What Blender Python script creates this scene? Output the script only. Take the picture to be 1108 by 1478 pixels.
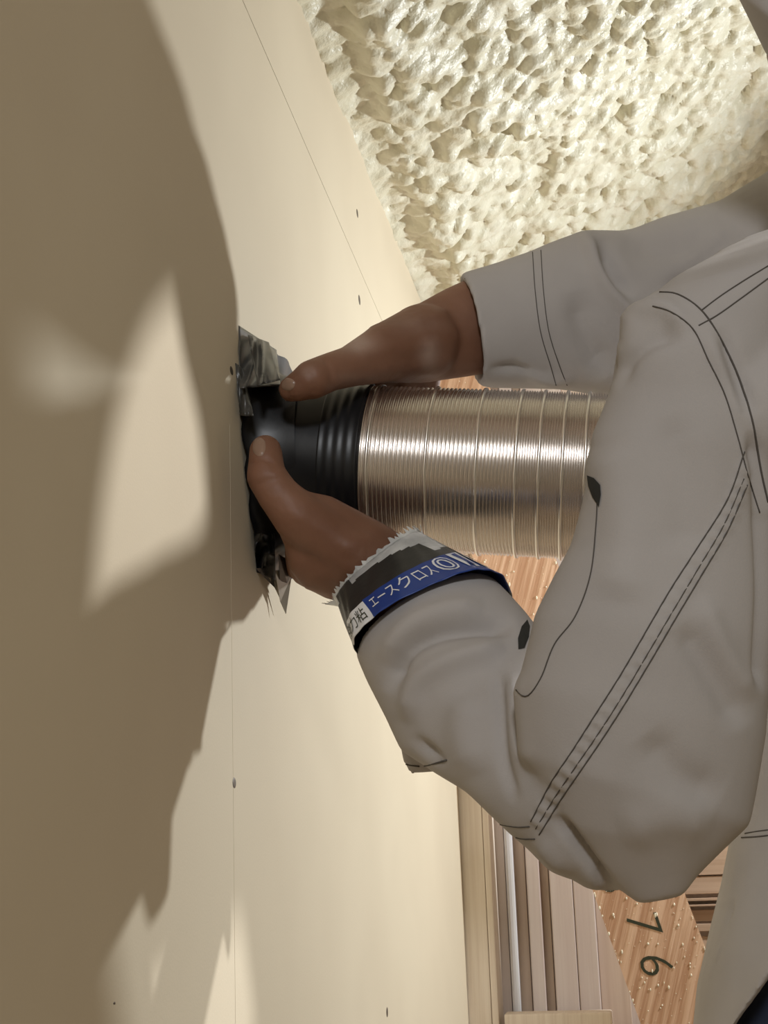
import bpy, bmesh, math, random
import numpy as np
from mathutils import Vector, Matrix
from mathutils.bvhtree import BVHTree

random.seed(7)
rng = np.random.default_rng(11)
scene = bpy.context.scene
COL = scene.collection
for o in list(bpy.data.objects):
    bpy.data.objects.remove(o)

# ------------------------------------------------------------------ camera
W, H, F = 1108.0, 1478.0, 2100.0
K = 0.8333                                  # metres per modelling unit
nrm = lambda v: np.array(v, float) / np.linalg.norm(v)
EY = nrm((376, 501, 2100))                  # depth direction of the wall, in camera axes (right, down, forward)
EZ = nrm((-304, -8574, 2100)); EZ = nrm(EZ - EY * np.dot(EZ, EY))
EX = np.cross(EY, EZ)
RW = np.array([EX, EY, EZ])                 # camera axes -> world
CAM = np.array((0.316 * K, 0.0, 0.95))
right, down, fwd = RW[:, 0], RW[:, 1], RW[:, 2]
cam_data = bpy.data.cameras.new('camera')
cam = bpy.data.objects.new('camera', cam_data); COL.objects.link(cam)
m = Matrix.Identity(4)
for i in range(3):
    m[i][0] = right[i]; m[i][1] = -down[i]; m[i][2] = -fwd[i]; m[i][3] = CAM[i]
cam.matrix_world = m
cam_data.sensor_fit = 'AUTO'; cam_data.sensor_width = 36.0
cam_data.lens = F / H * 36.0
cam_data.clip_start = 0.05
scene.camera = cam

# ------------------------------------------------------------------ light
world = bpy.data.worlds.new('world'); scene.world = world
world.use_nodes = True
bg = world.node_tree.nodes['Background']
bg.inputs[0].default_value = (1.0, 0.85, 0.56, 1)
bg.inputs[1].default_value = 0.20

def lamp(name, kind, loc, energy, color, size, target=None):
    d = bpy.data.lights.new(name, kind); d.energy = energy; d.color = color
    if kind == 'AREA': d.shape = 'DISK'; d.size = size
    else: d.shadow_soft_size = size
    o = bpy.data.objects.new(name, d); COL.objects.link(o); o.location = loc
    if target is not None:
        o.rotation_euler = (Vector(target) - Vector(loc)).to_track_quat('-Z', 'Y').to_euler()
    return o
# work lamp standing near the end wall, on the far side of the worker
lamp('work_lamp_light', 'AREA', (1.16 * K, 2.34 * K, 0.95 + 0.68 * K), 16.5, (0.93, 0.98, 1.0), 0.056, (0.0, 1.40 * K, 0.95 - 0.20 * K))
# added unseen spot, its cone shaped to light the wall patch between the arms
sp = lamp('patch_spot_light', 'SPOT', (1.20 * K, 1.28 * K, 0.95 + 0.90 * K), 42.0, (0.97, 0.98, 1.0), 0.02, (0.0, 1.10 * K, 0.95 + 0.185 * K))
sp.data.spot_size = math.radians(21.5); sp.data.spot_blend = 0.08
# fill lamp added behind the photographer for the camera-facing sides
lamp('fill_light', 'AREA', (0.50, -1.5, 1.95), 24.0, (0.95, 0.97, 1.0), 0.30, (0.4, 1.1, 1.1))

vs = scene.view_settings
vs.view_transform = 'Standard'; vs.look = 'None'; vs.gamma = 1.0; vs.use_curve_mapping = False
vs.exposure = 0.0

# ------------------------------------------------------------------ pixel helpers
def ray(px, py):
    return RW @ np.array((px - W / 2, py - H / 2, F))
def V(px, py, Z):
    """point seen at a pixel, at camera depth Z (modelling units)"""
    return CAM + ray(px, py) * (Z * K / F)
def on_plane(px, py, axis, val):
    r = ray(px, py)
    return CAM + r * ((val - CAM[axis]) / r[axis])
def on_wall(px, py): return on_plane(px, py, 0, 0.0)
def rad(rpx, Z): return rpx * Z * K / F
def project(P):
    c = (P - CAM) @ RW                       # rows of RW are the world axes in camera coordinates
    return W / 2 + F * c[:, 0] / c[:, 2], H / 2 + F * c[:, 1] / c[:, 2], c[:, 2] / K

# ------------------------------------------------------------------ material helpers
def mat(name, color, rough=0.6, metal=0.0, spec=0.5, c2=None, scale=30.0, stretch=(1, 1, 1), bump=0.0,
        bscale=None, detail=4.0, lo=0.35, hi=0.65, coat=0.0, sss=0.0, bdist=0.002):
    mt = bpy.data.materials.new(name); mt.use_nodes = True
    nt = mt.node_tree; N = nt.nodes; L = nt.links
    b = N['Principled BSDF']
    b.inputs['Roughness'].default_value = rough
    b.inputs['Metallic'].default_value = metal
    b.inputs['Specular IOR Level'].default_value = spec
    b.inputs['Coat Weight'].default_value = coat
    if sss:
        b.inputs['Subsurface Weight'].default_value = sss
        b.inputs['Subsurface Radius'].default_value = (0.006, 0.002, 0.001)
        b.inputs['Subsurface Scale'].default_value = 1.0
    b.inputs['Base Color'].default_value = (*color, 1)
    tc = N.new('ShaderNodeTexCoord'); mp = N.new('ShaderNodeMapping')
    mp.inputs['Scale'].default_value = stretch
    L.new(tc.outputs['Object'], mp.inputs['Vector'])
    if c2 is not None:
        n = N.new('ShaderNodeTexNoise'); n.inputs['Scale'].default_value = scale; n.inputs['Detail'].default_value = detail
        L.new(mp.outputs[0], n.inputs['Vector'])
        r = N.new('ShaderNodeValToRGB')
        r.color_ramp.elements[0].position = lo; r.color_ramp.elements[0].color = (*color, 1)
        r.color_ramp.elements[1].position = hi; r.color_ramp.elements[1].color = (*c2, 1)
        L.new(n.outputs['Fac'], r.inputs['Fac']); L.new(r.outputs[0], b.inputs['Base Color'])
    if bump:
        n2 = N.new('ShaderNodeTexNoise'); n2.inputs['Scale'].default_value = bscale or scale; n2.inputs['Detail'].default_value = detail
        L.new(mp.outputs[0], n2.inputs['Vector'])
        bp = N.new('ShaderNodeBump'); bp.inputs['Strength'].default_value = bump; bp.inputs['Distance'].default_value = bdist
        L.new(n2.outputs['Fac'], bp.inputs['Height']); L.new(bp.outputs[0], b.inputs['Normal'])
    return mt

M = {}
M['board'] = mat('plasterboard', (0.64, 0.55, 0.41), 0.75, spec=0.25, c2=(0.67, 0.58, 0.435), scale=5, bump=0.05, bscale=500, detail=2)
M['gap'] = mat('joint_dark', (0.10, 0.075, 0.05), 0.9)
M['screw'] = mat('screw_dark', (0.10, 0.08, 0.06), 0.5, metal=0.5)
M['foam'] = mat('spray_foam', (0.67, 0.635, 0.49), 0.42, spec=0.4, c2=(0.745, 0.715, 0.585), scale=22, bump=0.4, bscale=200, detail=2, sss=0.0, bdist=0.003)
M['wood_pale'] = mat('pale_pine', (0.76, 0.645, 0.53), 0.7, c2=(0.87, 0.77, 0.65), scale=60, stretch=(3, 3, 0.08), bump=0.35, detail=5)
M['wood_grey'] = mat('greyed_wood', (0.58, 0.48, 0.43), 0.75, c2=(0.64, 0.55, 0.49), scale=40, stretch=(3, 3, 0.08), bump=0.2)
M['wood_tan'] = mat('tan_wood', (0.56, 0.43, 0.34), 0.7, c2=(0.64, 0.51, 0.41), scale=40, stretch=(3, 3, 0.08), bump=0.2)
M['wood_h'] = mat('cross_plank_wood', (0.44, 0.30, 0.20), 0.7, c2=(0.52, 0.37, 0.26), scale=40, stretch=(0.1, 3, 3), bump=0.2)
M['pale_strip'] = mat('pale_strip', (0.74, 0.73, 0.74), 0.4)
M['floor'] = mat('plywood_floor', (0.45, 0.33, 0.21), 0.7, c2=(0.55, 0.42, 0.28), scale=10, stretch=(0.3, 3, 1), bump=0.1)
M['ink'] = mat('stamp_ink', (0.035, 0.04, 0.02), 0.8)
M['fleck'] = mat('foam_fleck', (0.85, 0.78, 0.62), 0.5)
M['alu'] = mat('aluminium_foil', (0.78, 0.73, 0.69), 0.24, metal=1.0)
M['alu_seam'] = mat('aluminium_seam', (0.88, 0.84, 0.80), 0.28, metal=1.0)
M['black'] = mat('black_tape', (0.006, 0.006, 0.007), 0.38, spec=0.4, bump=0.12, bscale=40, scale=40)
M['flap'] = mat('dusty_black_film', (0.05, 0.048, 0.042), 0.33, spec=0.45, c2=(0.075, 0.07, 0.062), scale=40)
M['film'] = mat('clear_grey_film', (0.28, 0.25, 0.20), 0.25, spec=0.6)
M['cloth'] = mat('workwear_cloth', (0.385, 0.36, 0.345), 0.9, spec=0.2, c2=(0.415, 0.39, 0.375), scale=14, bump=0.12, bscale=900, detail=2, bdist=0.001)
M['thread'] = mat('stitch_thread', (0.10, 0.09, 0.08), 0.9, spec=0.1)
M['navy'] = mat('navy_cloth', (0.035, 0.045, 0.085), 0.9, c2=(0.045, 0.058, 0.10), scale=40)
M['boot'] = mat('boot_rubber', (0.03, 0.028, 0.026), 0.6)
M['hair'] = mat('dark_hair', (0.012, 0.010, 0.008), 0.5, c2=(0.03, 0.025, 0.02), scale=80, stretch=(1, 1, 0.2), bump=0.5)
M['nail'] = mat('nail', (0.24, 0.15, 0.105), 0.4, coat=0.2)
M['silver'] = mat('silver_film', (0.62, 0.64, 0.66), 0.35, metal=0.3, c2=(0.42, 0.44, 0.46), scale=60, bump=0.5, bscale=120)
M['band_black'] = mat('band_black', (0.012, 0.012, 0.013), 0.40, c2=(0.03, 0.033, 0.032), scale=25, bump=0.2, bscale=60)
M['band_blue'] = mat('band_blue', (0.010, 0.045, 0.24), 0.35)
M['white'] = mat('print_white', (0.75, 0.76, 0.78), 0.5)
M['pocket_shade'] = mat('pocket_shade', (0.02, 0.02, 0.017), 0.9)
M['eye'] = mat('eye_white', (0.7, 0.68, 0.64), 0.2)

# skin: brown with patches of plaster dust
def skin_material():
    mt = mat('skin', (0.155, 0.070, 0.040), 0.55, spec=0.35, c2=(0.215, 0.107, 0.066), scale=16, bump=0.5, bscale=110, detail=6, sss=0.08, bdist=0.0012)
    nt = mt.node_tree; N = nt.nodes; L = nt.links; b = N['Principled BSDF']
    src = b.inputs['Base Color'].links[0].from_socket
    n = N.new('ShaderNodeTexNoise'); n.inputs['Scale'].default_value = 26; n.inputs['Detail'].default_value = 5
    tc = N.new('ShaderNodeTexCoord'); L.new(tc.outputs['Object'], n.inputs['Vector'])
    r = N.new('ShaderNodeMapRange'); r.inputs[1].default_value = 0.60; r.inputs[2].default_value = 0.78; r.inputs[3].default_value = 0; r.inputs[4].default_value = 0.55
    L.new(n.outputs['Fac'], r.inputs[0])
    at = N.new('ShaderNodeAttribute'); at.attribute_name = 'dust'
    mu = N.new('ShaderNodeMath'); mu.operation = 'MULTIPLY'
    ad = N.new('ShaderNodeMath'); ad.operation = 'ADD'; ad.use_clamp = True
    nm = N.new('ShaderNodeMapRange'); nm.inputs[1].default_value = 0.35; nm.inputs[2].default_value = 0.6; nm.inputs[3].default_value = 0.25; nm.inputs[4].default_value = 0.75
    L.new(n.outputs['Fac'], nm.inputs[0])
    L.new(at.outputs['Fac'], mu.inputs[0]); L.new(nm.outputs[0], mu.inputs[1])
    L.new(mu.outputs[0], ad.inputs[0]); ad.inputs[1].default_value = 0.0
    mx = N.new('ShaderNodeMixRGB'); L.new(ad.outputs[0], mx.inputs[0]); L.new(src, mx.inputs[1])
    mx.inputs[2].default_value = (0.50, 0.40, 0.34, 1)
    L.new(mx.outputs[0], b.inputs['Base Color'])
    return mt
M['skin'] = skin_material()

# ------------------------------------------------------------------ mesh helpers
def obj(name, verts, faces, material, parent=None, smooth=False, mats=None, fm=None):
    me = bpy.data.meshes.new(name)
    me.from_pydata([tuple(v) for v in verts], [], [tuple(f) for f in faces])
    me.update()
    if mats:
        for x in mats: me.materials.append(x)
        me.polygons.foreach_set('material_index', fm)
    else:
        me.materials.append(material)
    if smooth: me.polygons.foreach_set('use_smooth', [True] * len(me.polygons))
    o = bpy.data.objects.new(name, me); COL.objects.link(o)
    if parent is not None:
        o.parent = parent
        o.matrix_parent_inverse = Matrix.Translation(parent.location).inverted()
    return o
def tag(o, label, cat, group=None):
    o['label'] = label; o['category'] = cat
    if group: o['group'] = group
    return o
def struct(o, label=None):
    o['kind'] = 'structure'
    if label: o['label'] = label
    return o
def empty(name, loc):
    o = bpy.data.objects.new(name, None); COL.objects.link(o); o.location = tuple(loc); o.empty_display_size = 0.05
    return o
def box_data(lo, hi):
    (x0, y0, z0), (x1, y1, z1) = lo, hi
    v = [(x, y, z) for z in (z0, z1) for y in (y0, y1) for x in (x0, x1)]
    f = [(0, 2, 3, 1), (4, 5, 7, 6), (0, 1, 5, 4), (2, 6, 7, 3), (0, 4, 6, 2), (1, 3, 7, 5)]
    return v, f
def box(name, lo, hi, material, parent=None, bevel=0.0):
    v, f = box_data(lo, hi)
    o = obj(name, v, f, material, parent)
    if bevel:
        bm = bmesh.new(); bm.from_mesh(o.data)
        bmesh.ops.bevel(bm, geom=list(bm.edges), offset=bevel, segments=2, affect='EDGES', profile=0.6)
        bm.to_mesh(o.data); bm.free()
    return o
class MB:
    def __init__(s): s.v = []; s.f = []
    def add(s, v, f):
        n = len(s.v); s.v += [tuple(p) for p in v]; s.f += [tuple(i + n for i in q) for q in f]
    def sphere(s, c, r, seg=12, ring=8, scale=(1, 1, 1), R=None):
        v = []; f = []
        for i in range(ring + 1):
            t = math.pi * i / ring
            for j in range(seg):
                p = 2 * math.pi * j / seg
                q = np.array((r * scale[0] * math.sin(t) * math.cos(p), r * scale[1] * math.sin(t) * math.sin(p), r * scale[2] * math.cos(t)))
                if R is not None: q = R @ q
                v.append(np.array(c) + q)
        for i in range(ring):
            for j in range(seg):
                a = i * seg + j; b = i * seg + (j + 1) % seg
                f.append((a, b, b + seg, a + seg))
        s.add(v, f)
    def rings(s, rr, close=True):
        n = len(rr[0]); v = [p for r in rr for p in r]; f = []
        for i in range(len(rr) - 1):
            for j in range(n):
                a = i * n + j; b = i * n + (j + 1) % n
                f.append((a, b, b + n, a + n))
        if close:
            v.append(np.mean(rr[0], axis=0)); v.append(np.mean(rr[-1], axis=0))
            c0 = len(v) - 2; c1 = len(v) - 1; k = (len(rr) - 1) * n
            for j in range(n):
                f.append((c0, (j + 1) % n, j)); f.append((c1, k + j, k + (j + 1) % n))
        s.add(v, f)
    def chain(s, pts, seg=14):
        """swept spheres: pts = [(point, radius)]"""
        for p, r in pts: s.sphere(p, r, seg, 10)
        for (p, r), (q, t) in zip(pts, pts[1:]):
            p = np.array(p); q = np.array(q); d = q - p; L = np.linalg.norm(d)
            if L < 1e-6: continue
            d = d / L; a = nrm(np.cross(d, (0.3, 0.2, 0.93))); b = np.cross(d, a)
            ring = lambda c, rr: [c + rr * (math.cos(x) * a + math.sin(x) * b) for x in np.linspace(0, 2 * math.pi, seg, endpoint=False)]
            s.rings([ring(p, r), ring(q, t)])
    def loft(s, secs, n=36):
        """secs = (ax, ay, bx, by, Z, ratio, bulge_x, bulge_y): ellipse with pixel diameter a-b; bulge shifts its near side"""
        s.rings([section(*q, n=n) for q in secs])
ARM = 0.12
def arm_z(px_, Z): return Z - ARM * min(1.0, max(0.0, (px_ - 545) / 260))     # the elbow swings towards the camera
def arm(secs): return [(q[0], q[1], q[2], q[3], arm_z((q[0] + q[2]) / 2, q[4])) + tuple(q[5:]) for q in secs]
def section(ax, ay, bx, by, Z, ratio=1.0, gx=0, gy=0, n=36):
    c = V((ax + bx) / 2, (ay + by) / 2, Z)
    u = V(bx, by, Z) - c
    t = nrm(CAM - c) * np.linalg.norm(u) * ratio + (V(gx, gy, Z) - V(0, 0, Z))
    return [c - math.cos(x) * u + math.sin(x) * t for x in np.linspace(0, 2 * math.pi, n, endpoint=False)]
def remesh(mb, voxel, it=6, fac=0.5):
    me = bpy.data.meshes.new('tmp'); me.from_pydata(mb.v, [], mb.f); me.update()
    o = bpy.data.objects.new('tmp', me); COL.objects.link(o)
    r = o.modifiers.new('r', 'REMESH'); r.mode = 'VOXEL'; r.voxel_size = voxel
    s = o.modifiers.new('s', 'SMOOTH'); s.factor = fac; s.iterations = it
    dg = bpy.context.evaluated_depsgraph_get(); dg.update()
    out = bpy.data.meshes.new_from_object(o.evaluated_get(dg))
    bpy.data.objects.remove(o); bpy.data.meshes.remove(me)
    return out
def get_co(me):
    a = np.empty(len(me.vertices) * 3); me.vertices.foreach_get('co', a); return a.reshape(-1, 3)
def get_no(me):
    a = np.empty(len(me.vertices) * 3); me.vertices.foreach_get('normal', a); return a.reshape(-1, 3)
def set_co(me, a): me.vertices.foreach_set('co', a.ravel()); me.update()
def poly_dist(px, py, pts):
    """distance in pixels to a polyline and the running length at the nearest point"""
    best = np.full(px.shape, 1e9); arc = np.zeros(px.shape); acc = 0.0; tot = 0
    for (x0, y0), (x1, y1) in zip(pts, pts[1:]):
        dx, dy = x1 - x0, y1 - y0; L = math.hypot(dx, dy)
        t = np.clip(((px - x0) * dx + (py - y0) * dy) / (L * L), 0, 1)
        d = np.hypot(px - x0 - t * dx, py - y0 - t * dy)
        k = d < best; best[k] = d[k]; arc[k] = acc + t[k] * L; acc += L
    return best, arc, acc
def curve_pts(pts, step=4.0):
    """Catmull-Rom through pixel points"""
    p = [np.array(q, float) for q in pts]; p = [2 * p[0] - p[1]] + p + [2 * p[-1] - p[-2]]
    out = []
    for i in range(1, len(p) - 2):
        n = max(2, int(np.linalg.norm(p[i + 1] - p[i]) / step))
        for j in range(n):
            t = j / n
            out.append(0.5 * ((2 * p[i]) + (-p[i - 1] + p[i + 1]) * t + (2 * p[i - 1] - 5 * p[i] + 4 * p[i + 1] - p[i + 2]) * t * t
                              + (-p[i - 1] + 3 * p[i] - 3 * p[i + 1] + p[i + 2]) * t ** 3))
    out.append(p[-2]); return [tuple(q) for q in out]
def tube_data(pts, r, seg=6):
    P = np.array(pts, float); rr = []
    T = np.gradient(P, axis=0); T /= np.linalg.norm(T, axis=1)[:, None] + 1e-12
    a = nrm(np.cross(T[0], (0.31, 0.2, 0.93)))
    for p, t in zip(P, T):
        a = nrm(a - t * np.dot(a, t)); b = np.cross(t, a)
        rr.append([p + r * (math.cos(x) * a + math.sin(x) * b) for x in np.linspace(0, 2 * math.pi, seg, endpoint=False)])
    mb = MB(); mb.rings(rr); return mb.v, mb.f
def text_mesh(body, size=1.0, offset=0.0):
    c = bpy.data.curves.new('t', 'FONT'); c.body = body; c.size = size; c.resolution_u = 3; c.offset = offset
    o = bpy.data.objects.new('t', c); COL.objects.link(o)
    dg = bpy.context.evaluated_depsgraph_get(); dg.update()
    me = bpy.data.meshes.new_from_object(o.evaluated_get(dg))
    v = get_co(me).copy(); f = [tuple(p.vertices) for p in me.polygons]
    bpy.data.objects.remove(o); bpy.data.meshes.remove(me)
    return v, f

# ================================================================== SETTING
YB = on_wall(668, 1300)[1]                    # end wall distance
ZT = (on_wall(600, 420)[2] + on_wall(435, 0)[2]) / 2   # top edge of the boards
YJ = on_wall(337, 1200)[1]
TH = 0.0125
wall = struct(box('wall_left', (-0.12, 0.05, 0.0), (-TH - 0.001, YB + 0.14, ZT + 0.02), M['gap']), 'plasterboard lined wall with open joints between its sheets')
j0 = on_wall(350, 0); j1 = on_wall(550, 460)
js = (j1[2] - j0[2]) / (j1[1] - j0[1])
zj = lambda y: j0[2] + (y - j0[1]) * js
G = 0.0007
def panel(poly, name='plasterboard_sheet'):
    n = len(poly); v = [(0, y, z) for y, z in poly] + [(-TH, y, z) for y, z in poly]
    f = [tuple(range(n)), tuple(range(2 * n - 1, n - 1, -1))] + [(i, i + n, (i + 1) % n + n, (i + 1) % n) for i in range(n)]
    return obj(name, v, f, M['board'], wall)
zc = on_wall(385, 668)[2]
panel([(0.05, 0.0), (YJ - G / 2, 0.0), (YJ - G / 2, zc), (YJ, zc), (YJ, zj(YJ) - G), (0.05, zj(0.05) - G)])
panel([(YJ + G / 2, 0.0), (YB, 0.0), (YB, zj(YB) - G), (YJ, zj(YJ) - G), (YJ, zc), (YJ + G / 2, zc)])
panel([(0.05, zj(0.05) + G), (YB - 0.02, zj(YB) + G), (YB - 0.02, ZT), (0.05, ZT)])
for (px, py, w, h) in ((334, 535, 2.4, 6.0), (338, 1130, 2.6, 8.0), (515.5, 308, 1.2, 5.5), (518.5, 433, 1.4, 6.5), (558.5, 1461, 1.2, 7.5), (165, 1448, 1.6, 2.0)):
    c = on_wall(px, py); hh = np.linalg.norm(on_wall(px, py + h) - c)
    mb = MB(); mb.sphere((0, 0, 0), 1.0, 12, 6)
    ww = abs(on_wall(px + w, py)[1] - c[1])
    v = [(0.0003 * a, c[1] + b * ww, c[2] + d * hh) for a, b, d in mb.v]
    obj('screw_hole', v, mb.f, M['screw'], wall, True)

flo = struct(box('floor', (-0.12, -1.2, -0.03), (2.2, YB + 0.2, 0.0), M['floor']))

# sprayed foam on the slope of the roof
def cells(X, Y, size, seed):
    r = np.random.default_rng(seed); n = 257
    jx = r.random((n, n)); jy = r.random((n, n)); hh = 0.45 + 0.55 * r.random((n, n)); rr = 0.78 + 0.22 * r.random((n, n))
    gx = np.floor(X / size).astype(int); gy = np.floor(Y / size).astype(int)
    best = np.full(X.shape, 0.0)
    for dx in (-1, 0, 1):
        for dy in (-1, 0, 1):
            a = (gx + dx) % n; b = (gy + dy) % n
            d2 = ((gx + dx + jx[a, b] - X / size) ** 2 + (gy + dy + jy[a, b] - Y / size) ** 2) / rr[a, b] ** 2
            best = np.maximum(best, hh[a, b] * np.sqrt(np.clip(1 - d2, 0, 1)))
    return best
def vnoise(X, Y, size, seed):
    r = np.random.default_rng(seed); n = 257; g = r.random((n, n))
    x = X / size; y = Y / size; ix = np.floor(x).astype(int); iy = np.floor(y).astype(int)
    fx = x - ix; fy = y - iy; fx = fx * fx * (3 - 2 * fx); fy = fy * fy * (3 - 2 * fy)
    q = lambda a, b: g[a % n, b % n]
    return (q(ix, iy) * (1 - fx) + q(ix + 1, iy) * fx) * (1 - fy) + (q(ix, iy + 1) * (1 - fx) + q(ix + 1, iy + 1) * fx) * fy
SL = 0.5
xs = np.arange(-0.02, 1.3, 0.0034); ys = np.arange(0.85, YB + 0.16, 0.0034)
X, Y = np.meshgrid(xs, ys, indexing='ij')
Xw = X + 0.012 * (vnoise(X, Y, 0.05, 3) - 0.5); Yw = Y + 0.012 * (vnoise(X, Y, 0.05, 4) - 0.5)
D = 0.030 * vnoise(X, Y, 0.22, 1) + 0.018 * vnoise(X, Y, 0.08, 8) + 0.016 * cells(Xw, Yw, 0.034, 5) + 0.021 * cells(Xw, Yw, 0.021, 6) + 0.009 * cells(X, Y, 0.0125, 9)
side = np.clip((X - 0.0) / 0.07, 0, 1)
Zf = ZT + 0.022 + SL * X - D * (0.5 + 0.5 * side) + 0.010 * np.sin(np.clip(X / 0.05, 0, 1) * math.pi) * (X < 0.05)
nx, ny = X.shape
co = np.stack([X, Y, Zf], -1).reshape(-1, 3)
idx = np.arange(nx * ny).reshape(nx, ny)
fa = np.stack([idx[:-1, :-1], idx[:-1, 1:], idx[1:, 1:], idx[1:, :-1]], -1).reshape(-1, 4)
cm = bpy.data.meshes.new('ceiling')
cm.from_pydata(co, [], fa); cm.update(); cm.materials.append(M['foam'])
cm.polygons.foreach_set('use_smooth', np.ones(len(cm.polygons), bool))
ceil = bpy.data.objects.new('ceiling', cm); COL.objects.link(ceil); struct(ceil, 'cream sprayed foam insulation on the roof slope')
# roof deck above the foam
dz = 0.06
v = [(-0.12, 0.0, ZT + dz), (1.55, 0.0, ZT + dz + SL * 1.6), (1.55, YB + 0.2, ZT + dz + SL * 1.6), (-0.12, YB + 0.2, ZT + dz)]
v = v + [(a, b, c + 0.02) for a, b, c in v]
obj('roof_deck', v, [(0, 1, 2, 3), (7, 6, 5, 4), (0, 4, 5, 1), (1, 5, 6, 2), (2, 6, 7, 3), (3, 7, 4, 0)], M['wood_tan'], ceil)

# end wall: sheathing, uprights, planks
yw = YB + 0.10
back = struct(box('wall_back', (-0.12, yw, 0.0), (2.2, yw + 0.02, 2.9), M['wood_grey']), 'open timber end wall')
def upright(name, p0, p1, yf, depth, m_, bevel=0.0015, z1=None):
    a = on_plane(p0, 1300, 1, yf); b = on_plane(p1, 1300, 1, yf)
    z1 = z1 or ZT - 0.01 + SL * max(a[0], 0)
    return box(name, (a[0], yf, 0.0), (b[0], yf + depth, z1), m_, back, bevel)
upright('stud', 666, 701, YB + 0.002, 0.09, M['wood_pale'])
upright('stud', 701.6, 711, YB + 0.002, 0.09, M['wood_pale'])
upright('upright_board', 712, 731, yw - 0.022, 0.02, M['wood_grey'])
upright('pale_strip', 731.5, 743, yw - 0.034, 0.03, M['pale_strip'], 0.004)
upright('upright_board', 744, 760, yw - 0.012, 0.01, M['wood_tan'])
upright('upright_board', 761, 780, yw - 0.030, 0.03, M['wood_grey'])
upright('upright_board', 781, 793, yw - 0.012, 0.01, M['wood_tan'])
upright('upright_board', 794, 827, yw - 0.030, 0.03, M['wood_grey'])
upright('upright_board', 827.7, 857, yw - 0.030, 0.03, M['wood_grey'])
upright('upright_board', 858, 900, yw - 0.010, 0.01, M['wood_tan'])
# low cross piece nailed in front of the boards
a = on_plane(727, 1464, 1, YB + 0.004); b = on_plane(882, 1458, 1, YB + 0.004)
box('noggin', (a[0], YB + 0.004, a[2] - 0.10), (b[0], YB + 0.045, a[2]), M['wood_pale'], back, 0.003)
box('noggin', (b[0], YB + 0.012, a[2] - 0.10), (b[0] + 0.22, YB + 0.050, a[2] - 0.03), M['wood_pale'], back, 0.003)
# horizontal planks right of the brace
hz = [(1180, 1264), (1265.5, 1291), (1297, 1301), (1306, 1309), (1314, 1330), (1334, 1345), (1352, 1400)]
for i, (q0, q1) in enumerate(hz):
    yf = yw - (0.014, 0.012, 0.020, 0.018, 0.008, 0.012, 0.006)[i]
    a = on_plane(990, q0, 1, yf); b = on_plane(990, q1, 1, yf); x0 = on_plane(905, 1300, 1, yf)[0]
    box('cross_plank', (x0, yf, b[2]), (1.6, yw, a[2]), M['wood_h'], back, 0.0008)

# diagonal brace with stencilled numbers
yb = YB - 0.042
Lx = lambda y: 857 + 0.36 * (y - 1291); Rx = lambda y: 988 + 0.385 * (y - 1290)
L0, L1 = on_plane(Lx(900), 900, 1, yb), on_plane(Lx(1900), 1900, 1, yb)
R0_, R1_ = on_plane(Rx(480), 480, 1, yb), on_plane(Rx(1900), 1900, 1, yb)
zl = L0[2] + (0.004 - L0[0]) * (L1[2] - L0[2]) / (L1[0] - L0[0])
q = [np.array((0.004, yb, zl)), np.array((0.004, yb, R0_[2])), R0_, R1_, L1]
v = [tuple(p) for p in q] + [(p[0], p[1] + 0.035, p[2]) for p in q]
M['wood_brace'] = mat('brace_wood', (0.50, 0.275, 0.16), 0.7, c2=(0.72, 0.47, 0.315), scale=60, stretch=(1, 1, 1), bump=0.8, lo=0.38, hi=0.6)
def grain_material(mt, along):
    nt = mt.node_tree
    mp = [n for n in nt.nodes if n.type == 'MAPPING'][0]
    ang = math.atan2(along[0], along[2])
    mp.inputs['Rotation'].default_value = (0, -ang, 0)
    mp.vector_type = 'TEXTURE'
    mp.inputs['Scale'].default_value = (0.35, 0.35, 9.0)
dvec = R1_ - R0_
grain_material(M['wood_brace'], nrm(dvec))
brace = obj('timber_brace', v, [(0, 1, 2, 3, 4), (9, 8, 7, 6, 5)] + [(i, i + 5, (i + 1) % 5 + 5, (i + 1) % 5) for i in range(5)], M['wood_brace'])
tag(brace, 'slanting reddish timber brace stamped 876 and flecked with foam', 'brace')
for ch, (cx, cy) in (('8', (887, 1272)), ('7', (929, 1334)), ('6', (947, 1393))):
    tv, tf = text_mesh(ch, 1.0, -0.014); lo = tv.min(0); hi = tv.max(0); tv = (tv - (lo + hi) / 2) / (hi[1] - lo[1])
    hpx = 48; fx, fy = nrm((0.34, 1.0, 0))[:2]        # reading direction runs down the timber, letter tops to the right
    out = []
    for p in tv:
        x = cx + (p[0] * 1.05 * fx + p[1] * fy) * hpx
        y = cy + (p[0] * 1.05 * fy - p[1] * fx * 0.35) * hpx
        out.append(on_plane(x, y, 1, yb - 0.0006))
    obj('stamped_number', out, tf, M['ink'], brace)
mb = MB()
for i in range(800):
    y = random.uniform(520, 1478); x = random.uniform(Lx(y) + 2, Rx(y) - 2)
    if random.random() < 0.25: x = random.choice((Lx(y) + 1, Rx(y) - 2))
    c = on_plane(x, y, 1, yb - 0.0005)
    if c[0] < 0.006: continue
    r = 0.0003 + 0.0013 * random.random() ** 3
    mb.sphere(c, r, 6, 4, (1, 0.7, random.uniform(1, 2.6)))
fl = obj('foam_flecks', mb.v, mb.f, M['fleck'], brace, True); fl['kind'] = 'stuff'

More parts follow.
